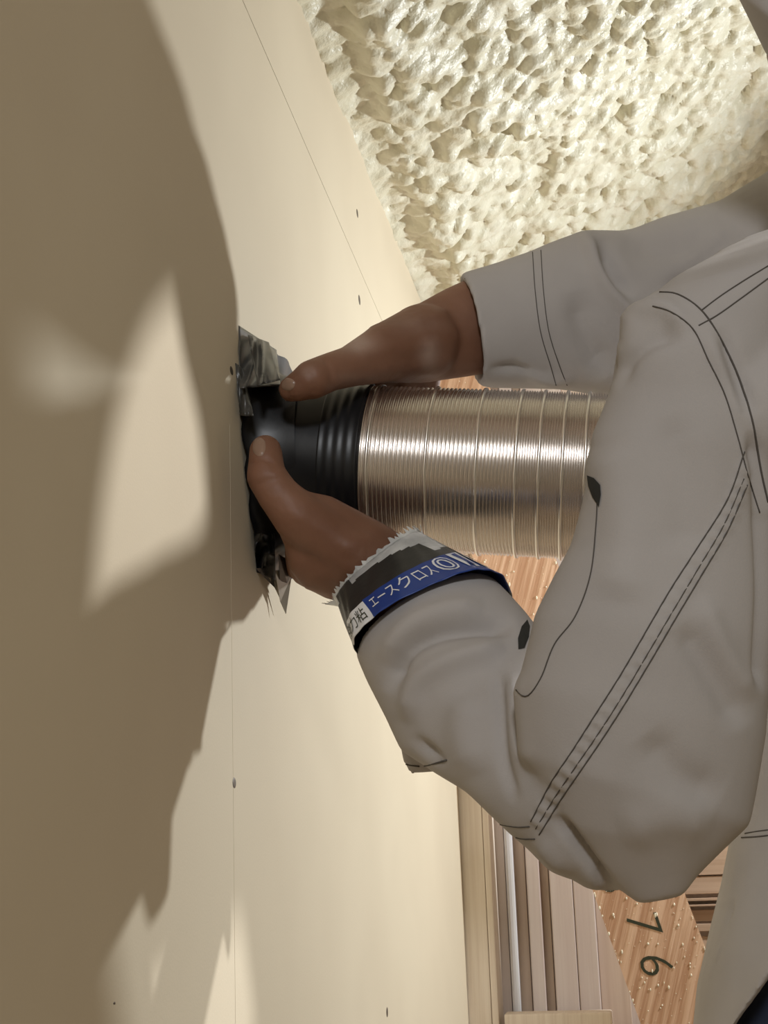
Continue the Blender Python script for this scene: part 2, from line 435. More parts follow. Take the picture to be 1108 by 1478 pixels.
# ================================================================== DUCT
A = on_wall(385, 668)
ZA = ((A - CAM) @ RW)[2] / K
B = V(848, 688, ZA - 0.159 * 0.30)
U = nrm(B - A)
UP = np.array((0, 0, 1.0)); UP = nrm(UP - U * np.dot(UP, U)); FR = np.cross(U, UP)
if np.dot(FR, CAM - A) < 0: FR = -FR
RD = 0.0735 * K
def Dp(s, th, r):
    """duct frame: s along the axis, angle th (degrees) from the top towards the camera, radius r (modelling units)"""
    t = math.radians(th)
    return A + U * s * K + (UP * math.cos(t) + FR * math.sin(t)) * r * K
def s_at(px):                              # axial position whose axis point shows at pixel column px
    lo, hi = -0.1, 0.8
    for _ in range(40):
        mid = (lo + hi) / 2
        x = project((A + U * mid * K)[None])[0][0]
        lo, hi = (mid, hi) if x < px else (lo, mid)
    return lo
def sweep(profile, n=72, helix=0.0, jag=None):
    rr = []
    for s, r in profile:
        ring = []
        for k in range(n):
            ph = 360.0 * k / n
            ring.append(Dp(s + helix * k / n, ph, r))
        rr.append(ring)
    mb = MB(); mb.rings(rr, close=False); return mb.v, mb.f
duct = empty('flexible_duct', A)
tag(duct, 'corrugated silver aluminium flexible duct held against the wall', 'duct')
R0 = 0.0735
# black taped collar
prof = []
sb = s_at(534)
for i in range(161):
    s = 0.012 + (sb - 0.012) * i / 160
    g = 0.0
    if s > sb - 0.034: g = 0.0004 * (0.5 + 0.5 * math.cos((sb - s) / 0.0085 * 2 * math.pi))
    prof.append((s, R0 + 0.0022 + g + (0.004 if s > sb + 0.008 else 0) * 0))
prof.append((sb + 0.0004, R0 - 0.002))
v, f = sweep(prof)
obj('black_tape_sleeve', v, f, M['black'], duct, True)
# foil tube
seams = [s_at(x) for x in (535, 548, 628, 697, 751, 783, 815, 846, 880, 915, 950, 985)]
prof = [(s_at(520), R0 - 0.004)]; seam_prof = []
NR = [2, 13, 12, 11, 9, 9, 9, 9, 9, 9, 9]
for i, (s0, s1) in enumerate(zip(seams, seams[1:])):
    n = NR[i]
    for k in range(n):
        for t, g in ((0.0, -0.0018), (0.22, -0.0005), (0.38, 0.0008), (0.5, 0.0011), (0.62, 0.0008), (0.78, -0.0005)):
            prof.append((s0 + (s1 - s0) * (k + t) / n, R0 + g))
v, f = sweep(prof, 96)
obj('foil_tube', v, f, M['alu'], duct, True)
for s0 in seams[1:-1]:
    pr = [(s0 + 0.0016 * math.cos(x), R0 + 0.0012 + 0.0014 * math.sin(x)) for x in np.linspace(0, 2 * math.pi, 9)]
    v, f = sweep(pr, 96)
    obj('foil_seam', v, f, M['alu_seam'], duct, True)
# base of the tape: flares from the sleeve onto the wall
out_px = [(346, 540), (356, 520), (378, 505), (400, 512), (425, 545), (447, 600), (452, 680), (445, 770), (430, 820), (410, 838), (390, 836), (372, 824), (364, 790), (357, 730), (350, 660), (345, 600)]
pol = []
for p in out_px:
    w = on_wall(*p) - A
    pol.append((math.degrees(math.atan2(np.dot(w, FR), np.dot(w, UP))) % 360, math.hypot(w[1], w[2]) / K))
pol.sort()
def Rout(a):
    a %= 360; xs_ = [p[0] for p in pol]; ys_ = [p[1] for p in pol]
    return float(np.interp(a, [xs_[-1] - 360] + xs_ + [xs_[0] + 360], [ys_[-1]] + ys_ + [ys_[0]]))
mb = MB(); n = 120; rr = []
for t in np.linspace(0, 1, 14):
    ring = []
    for k in range(n):
        a = 360 * k / n; ro = max(Rout(a), R0 + 0.008)
        r = R0 + 0.0027 + (ro - R0 - 0.0027) * t ** 1.6
        s = 0.042 * (1 - t) ** 2.4 + 0.0022
        wv = 0.0016 * math.sin(k * 0.9 + 3 * t) * t + 0.0022 * math.sin(k * 0.37 + 1.3) * t * (1 - t) * 2
        p = Dp(0, a, r); p[0] = 0
        p = p + np.array((1, 0, 0)) * (s + max(wv, -0.001)) * K
        ring.append(p)
    rr.append(ring)
mb.rings(rr, close=False)
obj('tape_flange', mb.v, mb.f, M['black'], duct, True)
# loose film pieces sticking out of the base
def sheet(name, pts, lift, m_, parent, nu=12, nv=12, amp=0.004, seed=1, thick=0.0004):
    """quad of wall pixels (tl, tr, br, bl) lifted off the wall, crumpled"""
    r = np.random.default_rng(seed); tl, tr, br, bl = [np.array(p, float) for p in pts]
    v = []; f = []
    X_, Y_ = np.meshgrid(np.linspace(0, 1, nu + 1), np.linspace(0, 1, nv + 1), indexing='ij')
    nz = -np.abs(vnoise(X_ + 0.5 * Y_, Y_ * 0.6, 0.42, seed) - 0.5) * 3 * amp + (vnoise(X_, Y_, 0.33, seed + 5) - 0.5) * amp * 0.8
    for i in range(nu + 1):
        for j in range(nv + 1):
            a_, b_ = i / nu, j / nv
            p = (tl * (1 - a_) + tr * a_) * (1 - b_) + (bl * (1 - a_) + br * a_) * b_
            L_ = (lift[0] * (1 - a_) + lift[1] * a_) * (1 - b_) + (lift[3] * (1 - a_) + lift[2] * a_) * b_
            q_ = on_plane(p[0], p[1], 0, max(0.0006, L_ + nz[i, j]))
            v.append(q_)
    for i in range(nu):
        for j in range(nv):
            a0 = i * (nv + 1) + j; f.append((a0, a0 + 1, a0 + nv + 2, a0 + nv + 1))
    o = obj(name, v, f, m_, parent, True)
    s = o.modifiers.new('thickness', 'SOLIDIFY'); s.thickness = thick
    return o
sheet('film_flap', [(345, 470), (399, 505), (405, 556), (346, 560)], (0.002, 0.004, 0.028, 0.006), M['flap'], duct, 24, 24, 0.0028, 3)
sheet('film_flap', [(358, 483), (388, 494), (404, 548), (372, 556)], (0.006, 0.012, 0.034, 0.022), M['flap'], duct, 20, 20, 0.0035, 9)
sheet('film_flap', [(340, 524), (352, 532), (366, 600), (346, 600)], (0.001, 0.004, 0.016, 0.003), M['flap'], duct, 8, 12, 0.003, 5)
sheet('film_flap', [(366, 770), (396, 770), (398, 838), (371, 826)], (0.006, 0.022, 0.016, 0.003), M['black'], duct, 20, 20, 0.004, 14)
def spike(pts, lift, m_):
    v = [on_plane(px, py, 0, l) for (px, py), l in zip(pts, lift)]
    o = obj('film_flap', v, [tuple(range(len(v)))], m_, duct)
    s = o.modifiers.new('thickness', 'SOLIDIFY'); s.thickness = 0.0004
spike([(396, 822), (420, 832), (412, 886), (404, 868)], (0.012, 0.016, 0.010, 0.008), M['film'])
spike([(384, 828), (404, 822), (413, 884), (398, 852)], (0.006, 0.012, 0.008, 0.005), M['film'])
spike([(369, 820), (392, 818), (396, 848), (380, 832)], (0.003, 0.010, 0.006, 0.003), M['black'])
spike([(402, 800), (424, 812), (416, 850), (403, 836)], (0.020, 0.020, 0.012, 0.012), M['black'])

# ================================================================== PERSON
def C(px, py, Z, r): return (V(px, py, Z), rad(r, Z))
body = MB()
# --- left hand, thumb lying up over the black sleeve
body.chain([C(383, 651, 1.198, 24), C(384, 668, 1.192, 26), C(384, 687, 1.188, 29), C(403, 716, 1.184, 31), C(430, 745, 1.185, 38), C(470, 776, 1.195, 45), C(528, 818, 1.205, 55)], 18)
body.loft(arm([(440, 708, 398, 760, 1.188, .8), (478, 716, 412, 792, 1.20, .8), (520, 738, 418, 822, 1.205, .75), (556, 757, 440, 850, 1.21, .72), (582, 776, 478, 864, 1.215, .72),
           (606, 800, 506, 880, 1.215, .8), (650, 860, 560, 940, 1.20, .9), (740, 960, 650, 1050, 1.16, .95), (850, 1080, 760, 1180, 1.12, 1.0)]))
body.chain([C(440, 790, 1.205, 30), C(442, 822, 1.222, 25), C(480, 838, 1.22, 28), C(505, 840, 1.215, 30)])
wrist = V(540, 832, 1.225)
def P_(s, th, r, rpx): return (Dp(s, th, r), rad(rpx, 1.25))
def finger(start, joints, flip=1):
    body.chain([start] + [P_(*j) for j in joints])
for off, th0, ln in ((0.036, 150, 1.0), (0.062, 156, 1.08), (0.088, 160, 1.0), (0.112, 163, 0.82)):
    body.chain([(wrist, rad(28, 1.22)), P_(off + 0.012, th0, 0.108, 17)])
    finger(P_(off + 0.012, th0, 0.108, 17), [(off + 0.002, th0 + 28 * ln, 0.100, 14.5), (off - 0.001, th0 + 48 * ln, 0.0935, 13), (off - 0.002, th0 + 62 * ln, 0.090, 11.5)])
# --- right hand, reaching over the top of the duct
body.chain([C(420, 562, 1.236, 19), C(432, 557, 1.232, 23), C(450, 548, 1.232, 29), C(476, 537, 1.246, 28), C(505, 529, 1.266, 30), C(560, 508, 1.31, 44), C(610, 494, 1.345, 56)], 18)
body.loft([(500, 506, 515, 558, 1.29, .8), (548, 468, 556, 553, 1.315, .75), (600, 440, 612, 553, 1.345, .72), (640, 418, 660, 546, 1.365, .75), (675, 402, 700, 540, 1.38, .8), (760, 378, 790, 535, 1.42, .9), (900, 370, 930, 530, 1.47, .95)])
rw = V(615, 500, 1.365)
for off, th0, ln in ((0.062, -20, 1.0), (0.088, -24, 1.08), (0.114, -26, 1.0), (0.138, -28, 0.82)):
    body.chain([(rw, rad(30, 1.36)), P_(off, th0, 0.104, 17)])
    finger(P_(off, th0, 0.104, 17), [(off - 0.012, th0 - 32 * ln, 0.097, 14.5), (off - 0.015, th0 - 54 * ln, 0.0925, 13), (off - 0.016, th0 - 70 * ln, 0.090, 11.5)])
# --- arms, trunk, neck and head under and above the jacket
body.chain([C(800, 1120, 1.02, 55), C(880, 1150, 0.975, 62), C(1040, 700, 1.0, 66), C(1130, 500, 1.06, 70), C(1280, 350, 1.30, 80)])
body.chain([C(880, 450, 1.46, 70), C(1010, 480, 1.50, 75), C(1200, 360, 1.50, 75), C(1280, 350, 1.33, 80)])
body.chain([C(1285, 400, 1.34, 105), C(1285, 800, 1.35, 115), C(1255, 1300, 1.36, 112), C(1240, 1460, 1.36, 110)])
body.chain([C(1270, 250, 1.30, 105), C(1200, 40, 1.24, 98), C(1195, -80, 1.23, 95)])
hc = V(1235, -215, 1.22); hr = rad(130, 1.22)
to_wall = nrm(np.array((-1.0, 0.05, -0.35))); hup = nrm(np.array((-0.30, -0.05, 1.0))); hup = nrm(hup - to_wall * np.dot(hup, to_wall)); hsd = np.cross(to_wall, hup)
HR = np.stack([to_wall, hsd, hup], 1)
hp = lambda a, b, c: hc + HR @ np.array((a, b, c)) * hr
body.sphere(hp(-0.12, 0, 0.15), hr, 24, 16, (1.22, 0.98, 1.12), HR)
body.sphere(hp(0.38, 0, -0.48), hr, 20, 14, (0.72, 0.74, 0.92), HR)
body.sphere(hp(0.72, 0, -1.0), hr, 14, 10, (0.36, 0.42, 0.34), HR)
body.chain([(hp(1.02, 0, 0.10), hr * 0.12), (hp(1.22, 0, -0.22), hr * 0.17), (hp(1.20, 0, -0.30), hr * 0.2)])
for sgn in (-1, 1):
    body.sphere(hp(0.95, 0.36 * sgn, 0.20), hr, 12, 8, (0.16, 0.34, 0.12), HR)
    body.sphere(hp(0.86, 0.50 * sgn, -0.22), hr, 12, 8, (0.22, 0.26, 0.22), HR)
    body.sphere(hp(-0.08, 0.98 * sgn, -0.10), hr, 12, 8, (0.24, 0.09, 0.36), HR)
    body.chain([P2 for P2 in ((hp(1.10, 0.02 * sgn, -0.30), hr * 0.12), (hp(1.06, 0.14 * sgn, -0.32), hr * 0.10))])
body.chain([(hp(1.00, -0.26, -0.66), hr * 0.08), (hp(1.09, 0, -0.63), hr * 0.1), (hp(1.00, 0.26, -0.66), hr * 0.08)])
body.chain([(hp(0.98, -0.2, -0.76), hr * 0.09), (hp(1.06, 0, -0.77), hr * 0.12), (hp(0.98, 0.2, -0.76), hr * 0.09)])
bme = remesh(body, 0.0022, 7, 0.5)
bme.name = 'person'; bme.materials.append(M['skin'])
co = get_co(bme); no = get_no(bme)
px, py, pz = project(co)
face = (no * (CAM - co)).sum(1) / np.linalg.norm(CAM - co, axis=1)
dust = np.zeros(len(co))
for (cx, cy, rx, ry, amt) in ((620, 512, 14, 26, 0.5), (520, 497, 24, 14, .6), (600, 470, 40, 12, .25), (500, 545, 18, 8, .35), (445, 535, 14, 10, .3), (560, 545, 50, 8, .3), (620, 545, 25, 6, .5)):
    dust = np.maximum(dust, amt * np.exp(-((px - cx) / rx) ** 2 - ((py - cy) / ry) ** 2) * (pz < 1.6))
# creases at the thumb joints
for pts, w_, amp, Zr in (([(362, 668), (378, 662), (392, 668)], 3.0, -0.0010, (1.1, 1.3)), ([(374, 700), (392, 694), (404, 690)], 3.0, -0.0008, (1.1, 1.3)), ([(366, 690), (384, 682), (404, 684)], 7.0, 0.0008, (1.1, 1.3)),
                        ([(442, 534), (452, 548), (456, 566)], 3.5, -0.0010, (1.15, 1.35)), ([(470, 520), (478, 538), (478, 556)], 4, -0.0009, (1.15, 1.35)),
                        ([(500, 790), (540, 770), (580, 775)], 10, 0.0010, (1.1, 1.3)), ([(420, 740), (470, 765), (520, 800)], 12, 0.0012, (1.1, 1.3)), ([(436, 800), (470, 815), (505, 845)], 10, -0.0012, (1.1, 1.3)),
                        ([(540, 480), (590, 470), (640, 450)], 10, 0.0012, (1.2, 1.5)), ([(540, 520), (600, 515), (660, 505)], 10, -0.0010, (1.2, 1.5))):
    d, arc, tot = poly_dist(px, py, pts)
    k = (face > 0.05) & (pz > Zr[0]) & (pz < Zr[1])
    co += no * (amp * np.exp(-(d / w_) ** 2) * k)[:, None]
set_co(bme, co)
at = bme.attributes.new('dust', 'FLOAT', 'POINT'); at.data.foreach_set('value', dust)
bme.polygons.foreach_set('use_smooth', np.ones(len(bme.polygons), bool))
person = bpy.data.objects.new('person', bme); COL.objects.link(person)
tag(person, 'person in taupe work jacket pressing the duct to the wall with both hands', 'person')
bvh_body = BVHTree.FromObject(person, bpy.context.evaluated_depsgraph_get())
def cast(bvh, px_, py_, lift=0.0):
    d = Vector(nrm(ray(px_, py_)))
    h = bvh.ray_cast(Vector(CAM), d)
    if h[0] is None: return None
    n_ = h[1]
    if n_.dot(d) > 0: n_ = -n_
    return np.array(h[0] + n_ * lift)
# thumb nails
def nail(cx, cy, ax, ay, bx, by):
    v = []; f = []; nu, nv = 8, 8
    for i in range(nu + 1):
        for j in range(nv + 1):
            u_ = i / nu * 2 - 1; w_ = j / nv * 2 - 1
            k = math.sqrt(max(0.0, 1 - 0.42 * w_ * w_)) if True else 1
            p = None
            for sh in (1.0, 0.92, 0.84, 0.76, 0.66, 0.5, 0.3, 0.0):
                m_ = math.sqrt(1 - 0.4 * u_ * u_)
                p = cast(bvh_body, cx + (ax * u_ * k + bx * w_ * m_) * sh, cy + (ay * u_ * k + by * w_ * m_) * sh, 0.0010 - 0.0009 * max(abs(u_), abs(w_)) ** 4)
                if p is not None: break
            if p is None: return
            v.append(p)
    for i in range(nu):
        for j in range(nv):
            a0 = i * (nv + 1) + j; f.append((a0, a0 + 1, a0 + nv + 2, a0 + nv + 1))
    o = obj('fingernail', v, f, M['nail'], person, True)
nail(374, 645, 9, 3, -2, 13)
nail(416, 555, 8, 4, -5, 8)

# hair
hb = MB()
hb.sphere(hp(-0.22, 0, 0.26), hr, 24, 16, (1.22, 1.04, 1.14), HR)
hb.sphere(hp(-0.62, 0, -0.22), hr, 20, 14, (0.74, 0.92, 0.74), HR)
hm = remesh(hb, 0.005, 2); hm.name = 'hair'
hco = get_co(hm); hno = get_no(hm); hco += hno * ((np.sin(hco[:, 1] * 420 + 3 * np.sin(hco[:, 0] * 130)) * 0.0012)[:, None]); set_co(hm, hco)
hm.materials.append(M['hair']); hair = bpy.data.objects.new('hair', hm); COL.objects.link(hair); hair.parent = person
for sgn in (-1, 1):
    mb = MB(); mb.sphere(hp(0.90, 0.36 * sgn, 0.03), hr * 0.13, 12, 8); obj('eye', mb.v, mb.f, M['eye'], person, True)

# ------------------------------------------------------------------ jacket
jk = MB()
# left sleeve, forearm
jk.loft(arm([(566, 980, 712, 905, 1.19, .85, -15, -25), (520, 955, 712, 842, 1.19, .95, -22, -42), (515, 950, 716, 840, 1.185, .94, -20, -40), (530, 985, 738, 862, 1.175, .98, -16, -34), (556, 1035, 760, 886, 1.165, .95, -8, -20), (578, 1085, 775, 905, 1.155, .92),
         (622, 1115, 800, 930, 1.145, .9), (672, 1145, 830, 980, 1.13, .9), (735, 1205, 880, 1010, 1.115, .9), (790, 1250, 930, 1060, 1.105, .9), (850, 1285, 960, 1120, 1.10, .85), (890, 1288, 960, 1200, 1.10, .7)]))
# drooping underside of the cuff
jk.loft(arm([(560, 1000, 640, 980, 1.165, .7), (572, 1060, 652, 1040, 1.165, .55), (582, 1100, 652, 1090, 1.165, .42), (590, 1117, 646, 1114, 1.165, .28)]))
# left sleeve, upper arm
jk.loft(arm([(920, 1306, 985, 1292, 1.085, .6), (868, 1262, 1006, 1262, 1.085, .7), (800, 1190, 1040, 1228, 1.085, .72), (758, 1090, 1080, 1190, 1.085, .70), (748, 985, 1108, 1060, 1.088, .70), (772, 888, 1118, 920, 1.092, .74), (822, 790, 1122, 800, 1.097, .76),
         (845, 700, 1125, 715, 1.10, .78), (850, 630, 1130, 640, 1.105, .80), (880, 560, 1135, 560, 1.11, .78), (890, 500, 1140, 490, 1.115, .80), (918, 450, 1150, 425, 1.125, .82), (958, 412, 1180, 365, 1.14, .85), (1010, 376, 1230, 310, 1.20, .9), (1070, 345, 1290, 270, 1.29, .9), (1140, 320, 1330, 240, 1.37, .8)]))
jk.chain([C(1085, 600, 0.985, 95), C(1140, 500, 1.03, 112), C(1215, 420, 1.15, 122), C(1290, 345, 1.30, 140), C(1290, 420, 1.38, 150)])
jk.chain([C(1285, 300, 1.31, 140), C(1282, 215, 1.30, 122), C(1262, 165, 1.28, 112)])
# right sleeve
jk.loft([(745, 410, 765, 530, 1.405, .8, 5, 0), (674, 407, 697, 545, 1.38, .90, 12, 0), (667, 404, 692, 548, 1.378, .92, 12, 0), (666, 396, 692, 556, 1.378, 1.0, 12, 0), (680, 391, 706, 558, 1.385, 1.0, 12, 0), (770, 361, 800, 560, 1.415, .95, 8, 0), (840, 331, 880, 575, 1.44, .9), (900, 332, 960, 580, 1.46, .9), (960, 311, 1020, 570, 1.48, .9), (1040, 288, 1110, 560, 1.49, .9), (1100, 254, 1190, 540, 1.49, .9), (1180, 190, 1290, 520, 1.48, .9), (1260, 180, 1350, 480, 1.45, .8)])
# trunk
jk.loft([(1135, 100, 1300, 160, 1.27, 1.0), (1122, 200, 1400, 200, 1.31, 1.25), (1120, 280, 1440, 270, 1.33, 1.25), (1105, 420, 1480, 420, 1.35, 1.2), (1098, 600, 1490, 600, 1.36, 1.1), (1085, 900, 1490, 900, 1.36, 1.05), (1056, 1190, 1480, 1040, 1.36, 1.02), (1040, 1280, 1470, 1050, 1.36, 1.0), (1022, 1350, 1450, 1055, 1.36, .98), (1006, 1420, 1420, 1055, 1.36, .96), (1000, 1500, 1385, 1052, 1.36, .95), (996, 1572, 1350, 1050, 1.36, .95), (1008, 1568, 1345, 1056, 1.36, .90), (1022, 1470, 1370, 1030, 1.36, .86)])
# stand collar: outer shell, recess inside
jk.loft([(1105, 82, 1300, 205, 1.26, .85), (1058, -14, 1290, 150, 1.245, .85), (1062, -42, 1296, 115, 1.242, .85), (1072, -44, 1290, 111, 1.242, .80), (1090, 0, 1282, 140, 1.245, .76)])
jme = remesh(jk, 0.0026, 10, 0.5)
jme.name = 'jacket'; jme.materials.append(M['cloth'])
co = get_co(jme); no = get_no(jme)
px, py, pz = project(co)
face = (no * (CAM - co)).sum(1) / np.linalg.norm(CAM - co, axis=1)
NEAR = (0.9, 1.27); FAR = (1.27, 1.7)
def fold(pts, w_, amp, Zr=NEAR, ends=30.0):
    global co
    p = curve_pts(pts, 8)
    d, arc, tot = poly_dist(px, py, p)
    e = np.clip(np.minimum(arc, tot - arc) / ends, 0, 1) if ends else 1.0
    k = (face > -0.2) & (pz > Zr[0]) & (pz < Zr[1])
    co += no * (amp * np.exp(-(d / w_) ** 2) * k * e)[:, None]
folds = [
    ([(560, 1000), (580, 945), (625, 915), (695, 902), (745, 905)], 13, -0.0065, NEAR), ([(552, 960), (585, 905), (640, 880), (700, 875)], 16, 0.003, NEAR),
    ([(585, 1045), (602, 988), (650, 955), (730, 934)], 16, 0.0045, NEAR), ([(590, 1060), (618, 1085), (645, 1100)], 9, -0.004, NEAR),
    ([(716, 960), (724, 1010), (729, 1100), (745, 1160)], 9, -0.0028, NEAR), ([(738, 970), (748, 1060), (760, 1120)], 15, 0.003, NEAR), ([(680, 1000), (670, 1060), (690, 1120)], 26, 0.004, NEAR),
    ([(800, 1175), (830, 1215), (860, 1256), (885, 1290)], 8, -0.006, NEAR), ([(770, 1200), (800, 1240), (830, 1262)], 14, 0.003, NEAR),
    ([(890, 560), (905, 520), (945, 490), (990, 485)], 14, -0.004, NEAR), ([(892, 490), (920, 455), (960, 450), (1000, 480)], 13, 0.004, NEAR),
    ([(960, 600), (985, 690), (990, 800)], 30, -0.0022, NEAR), ([(870, 640), (900, 760), (890, 870)], 36, 0.003, NEAR), ([(930, 1060), (980, 1120), (1040, 1150)], 26, -0.003, NEAR),
    ([(980, 900), (1030, 980), (1070, 1050)], 20, -0.003, NEAR), ([(1010, 860), (1050, 950), (1090, 1010)], 16, 0.002, NEAR), ([(890, 1200), (960, 1180), (1030, 1190)], 30, 0.003, NEAR),
    ([(1080, 620), (1094, 720), (1100, 850), (1098, 1000)], 10, -0.004, NEAR), ([(1040, 470), (1060, 540), (1085, 600)], 12, -0.003, NEAR), ([(1020, 480), (1045, 550), (1070, 620)], 10, 0.0015, NEAR),
    ([(844, 333), (862, 395), (895, 440), (930, 470)], 10, 0.005, FAR), ([(866, 345), (886, 395), (915, 430)], 12, -0.005, FAR), ([(830, 420), (850, 490), (880, 540)], 20, -0.004, FAR), ([(900, 340), (960, 360), (1040, 340)], 22, -0.003, FAR),
    ([(750, 520), (780, 545), (830, 548)], 8, 0.003, FAR), ([(700, 535), (740, 530), (790, 540)], 7, -0.003, FAR), ([(960, 420), (1000, 390), (1060, 340)], 12, -0.003, FAR),
    ([(1050, 1300), (1070, 1350), (1060, 1400)], 14, -0.003, FAR), ([(1030, 1390), (1060, 1370), (1100, 1360)], 10, 0.0025, FAR), ([(1030, 1440), (1070, 1420), (1100, 1385)], 9, -0.003, FAR), ([(1050, 1470), (1085, 1430), (1108, 1385)], 6, 0.002, FAR),
]
for p, w_, amp, Zr in folds: fold(p, w_, amp * 1.45, Zr)
# raised seam bands and the puckers between their stitch rows
def band_line(p0, p1): return [((a[0] + b[0]) / 2, (a[1] + b[1]) / 2) for a, b in zip(p0, p1)]
S1 = [(1074, 652), (1050, 720), (1008, 788), (968, 850), (930, 915), (895, 975), (860, 1030), (825, 1085), (795, 1130), (766, 1186)]
S2 = [(1078, 700), (1050, 765), (1012, 830), (975, 892), (938, 955), (902, 1015), (868, 1068), (838, 1112), (808, 1156), (778, 1205)]
bl = curve_pts(band_line(S1, S2), 6)
d, arc, tot = poly_dist(px, py, bl)
k = (face > 0) & (pz < 1.27)
co += no * (np.clip(1.4 - d / 13, 0, 1) * k * (0.0010 + 0.0008 * np.sin(arc / 21 * 2 * math.pi)))[:, None]
A1 = [(952, 422), (978, 425), (1012, 448), (1040, 490), (1066, 545), (1086, 610), (1098, 680), (1108, 725)]
A2 = [(942, 442), (968, 450), (1000, 475), (1022, 520), (1046, 570), (1064, 630), (1080, 690), (1096, 740)]
bl = curve_pts(band_line(A1, A2), 6)
d, arc, tot = poly_dist(px, py, bl)
co += no * (np.clip(1.5 - d / 12, 0, 1) * k * 0.0012)[:, None]
tex = vnoise(co[:, 0] + co[:, 2] * 0.7, co[:, 1] + co[:, 2] * 0.6, 0.05, 21) - 0.5
co += no * (0.0028 * tex)[:, None]
set_co(jme, co)
jme.polygons.foreach_set('use_smooth', np.ones(len(jme.polygons), bool))
jacket = bpy.data.objects.new('jacket', jme); COL.objects.link(jacket); jacket.parent = person
bvh_j = BVHTree.FromObject(jacket, bpy.context.evaluated_depsgraph_get())
def stitch(pts, w_=0.0005, name='stitch_crease_row', m_='thread'):
    P = [cast(bvh_j, x, y, 0.0002) for x, y in curve_pts(pts, 6)]
    P = [p for p in P if p is not None]
    out = [P[0]]
    runs = []
    for p in P[1:]:
        if np.linalg.norm(p - out[-1]) > 0.02: runs.append(out); out = [p]
        else: out.append(p)
    runs.append(out)
    for r_ in runs:
        mb = MB()
        if len(r_) > 2:
            q_ = np.array(r_); q_[1:-1] = (q_[:-2] + 2 * q_[1:-1] + q_[2:]) / 4
            v_, f_ = tube_data(q_, w_ * 0.8); obj(name, v_, f_, M[m_], jacket, True)
stitch(S1); stitch(S2); stitch([(x - 5, y - 9) for x, y in S2], 0.0004)
stitch(A1, 0.0007); stitch(A2, 0.0005)
stitch([(1012, 448), (1040, 427), (1075, 404), (1108, 384)]); stitch([(1008, 470), (1035, 455), (1070, 430), (1108, 402)], 0.0005)
stitch([(768, 358), (772, 420), (780, 480), (795, 530), (802, 556)], 0.0005); stitch([(780, 355), (784, 420), (792, 480), (808, 530), (818, 556)], 0.0005)
stitch([(671, 402), (672, 440), (678, 490), (690, 540)], 0.0004)
stitch([(862, 722), (860, 760), (852, 830), (830, 890), (800, 930), (780, 980), (758, 1006), (736, 985)], 0.0005)
stitch([(722, 1190), (745, 1194), (764, 1193)], 0.0005); stitch([(738, 1206), (752, 1211), (772, 1211)], 0.0005)
stitch([(586, 1103), (605, 1106), (628, 1102), (645, 1097)], 0.0007)
stitch([(1070, 1209), (1090, 1208), (1108, 1206)], 0.0007); stitch([(1075, 1203), (1092, 1200), (1108, 1198)], 0.0006)  # dark lines drawn for the shaded gap where arm meets trunk
# flat dark patches painting the shade inside the sleeve pocket mouths
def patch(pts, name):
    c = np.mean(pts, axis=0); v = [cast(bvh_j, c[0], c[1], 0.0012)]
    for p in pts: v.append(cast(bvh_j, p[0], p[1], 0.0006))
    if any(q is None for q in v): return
    n_ = len(pts); obj(name, v, [(0, i + 1, (i + 1) % n_ + 1) for i in range(n_)], M['pocket_shade'], jacket)
patch([(848, 686), (858, 690), (867, 700), (868, 714), (865, 732), (856, 718), (850, 702)], 'pocket_mouth_shade')
patch([(760, 895), (764, 905), (763, 920), (757, 936), (748, 938), (747, 922), (752, 905)], 'pocket_mouth_shade')

# ------------------------------------------------------------------ trousers and boots
tb = MB()
hips = V(1235, 1400, 1.35)
tb.rings([[hips + np.array((ox + 0.135 * math.cos(t) * w_, 0.165 * math.sin(t) * w_, dz)) for t in np.linspace(0, 2 * math.pi, 28, endpoint=False)] for dz, w_, ox in ((0.24, .60, .05), (0.12, .64, .045), (0.02, .70, .015), (-0.05, .80, 0), (-0.14, .88, 0), (-0.22, .75, 0))])
feet = []
for sgn in (-1, 1):
    a = hips + np.array((0, 0.085 * sgn, -0.10)); kx = np.array((hips[0] + 0.0, hips[1] + 0.10 * sgn, 0.46)); an = np.array((hips[0] + 0.03, hips[1] + 0.12 * sgn, 0.09))
    tb.chain([(a, 0.082), (kx, 0.072), (an, 0.060)]); feet.append(an)
tm = remesh(tb, 0.006, 6); tm.name = 'trousers'; tm.materials.append(M['navy']); tm.polygons.foreach_set('use_smooth', np.ones(len(tm.polygons), bool))
tr = bpy.data.objects.new('trousers', tm); COL.objects.link(tr); tr.parent = person
for an in feet:
    mb = MB()
    mb.chain([(an + np.array((0.0, 0, 0.05)), 0.050), (an + np.array((0.02, 0, -0.045)), 0.045)])
    mb.chain([(an + np.array((0.02, 0, -0.045)), 0.045), (an + np.array((-0.09, 0, -0.045)), 0.045), (an + np.array((-0.16, 0, -0.055)), 0.034)])
    bm_ = remesh(mb, 0.005, 5); c_ = get_co(bm_); c_[:, 2] = np.maximum(c_[:, 2], 0.0005); set_co(bm_, c_); bm_.materials.append(M['boot'])
    bm_.polygons.foreach_set('use_smooth', np.ones(len(bm_.polygons), bool)); bm_.name = 'boot'
    bo = bpy.data.objects.new('boot', bm_); COL.objects.link(bo); bo.parent = person

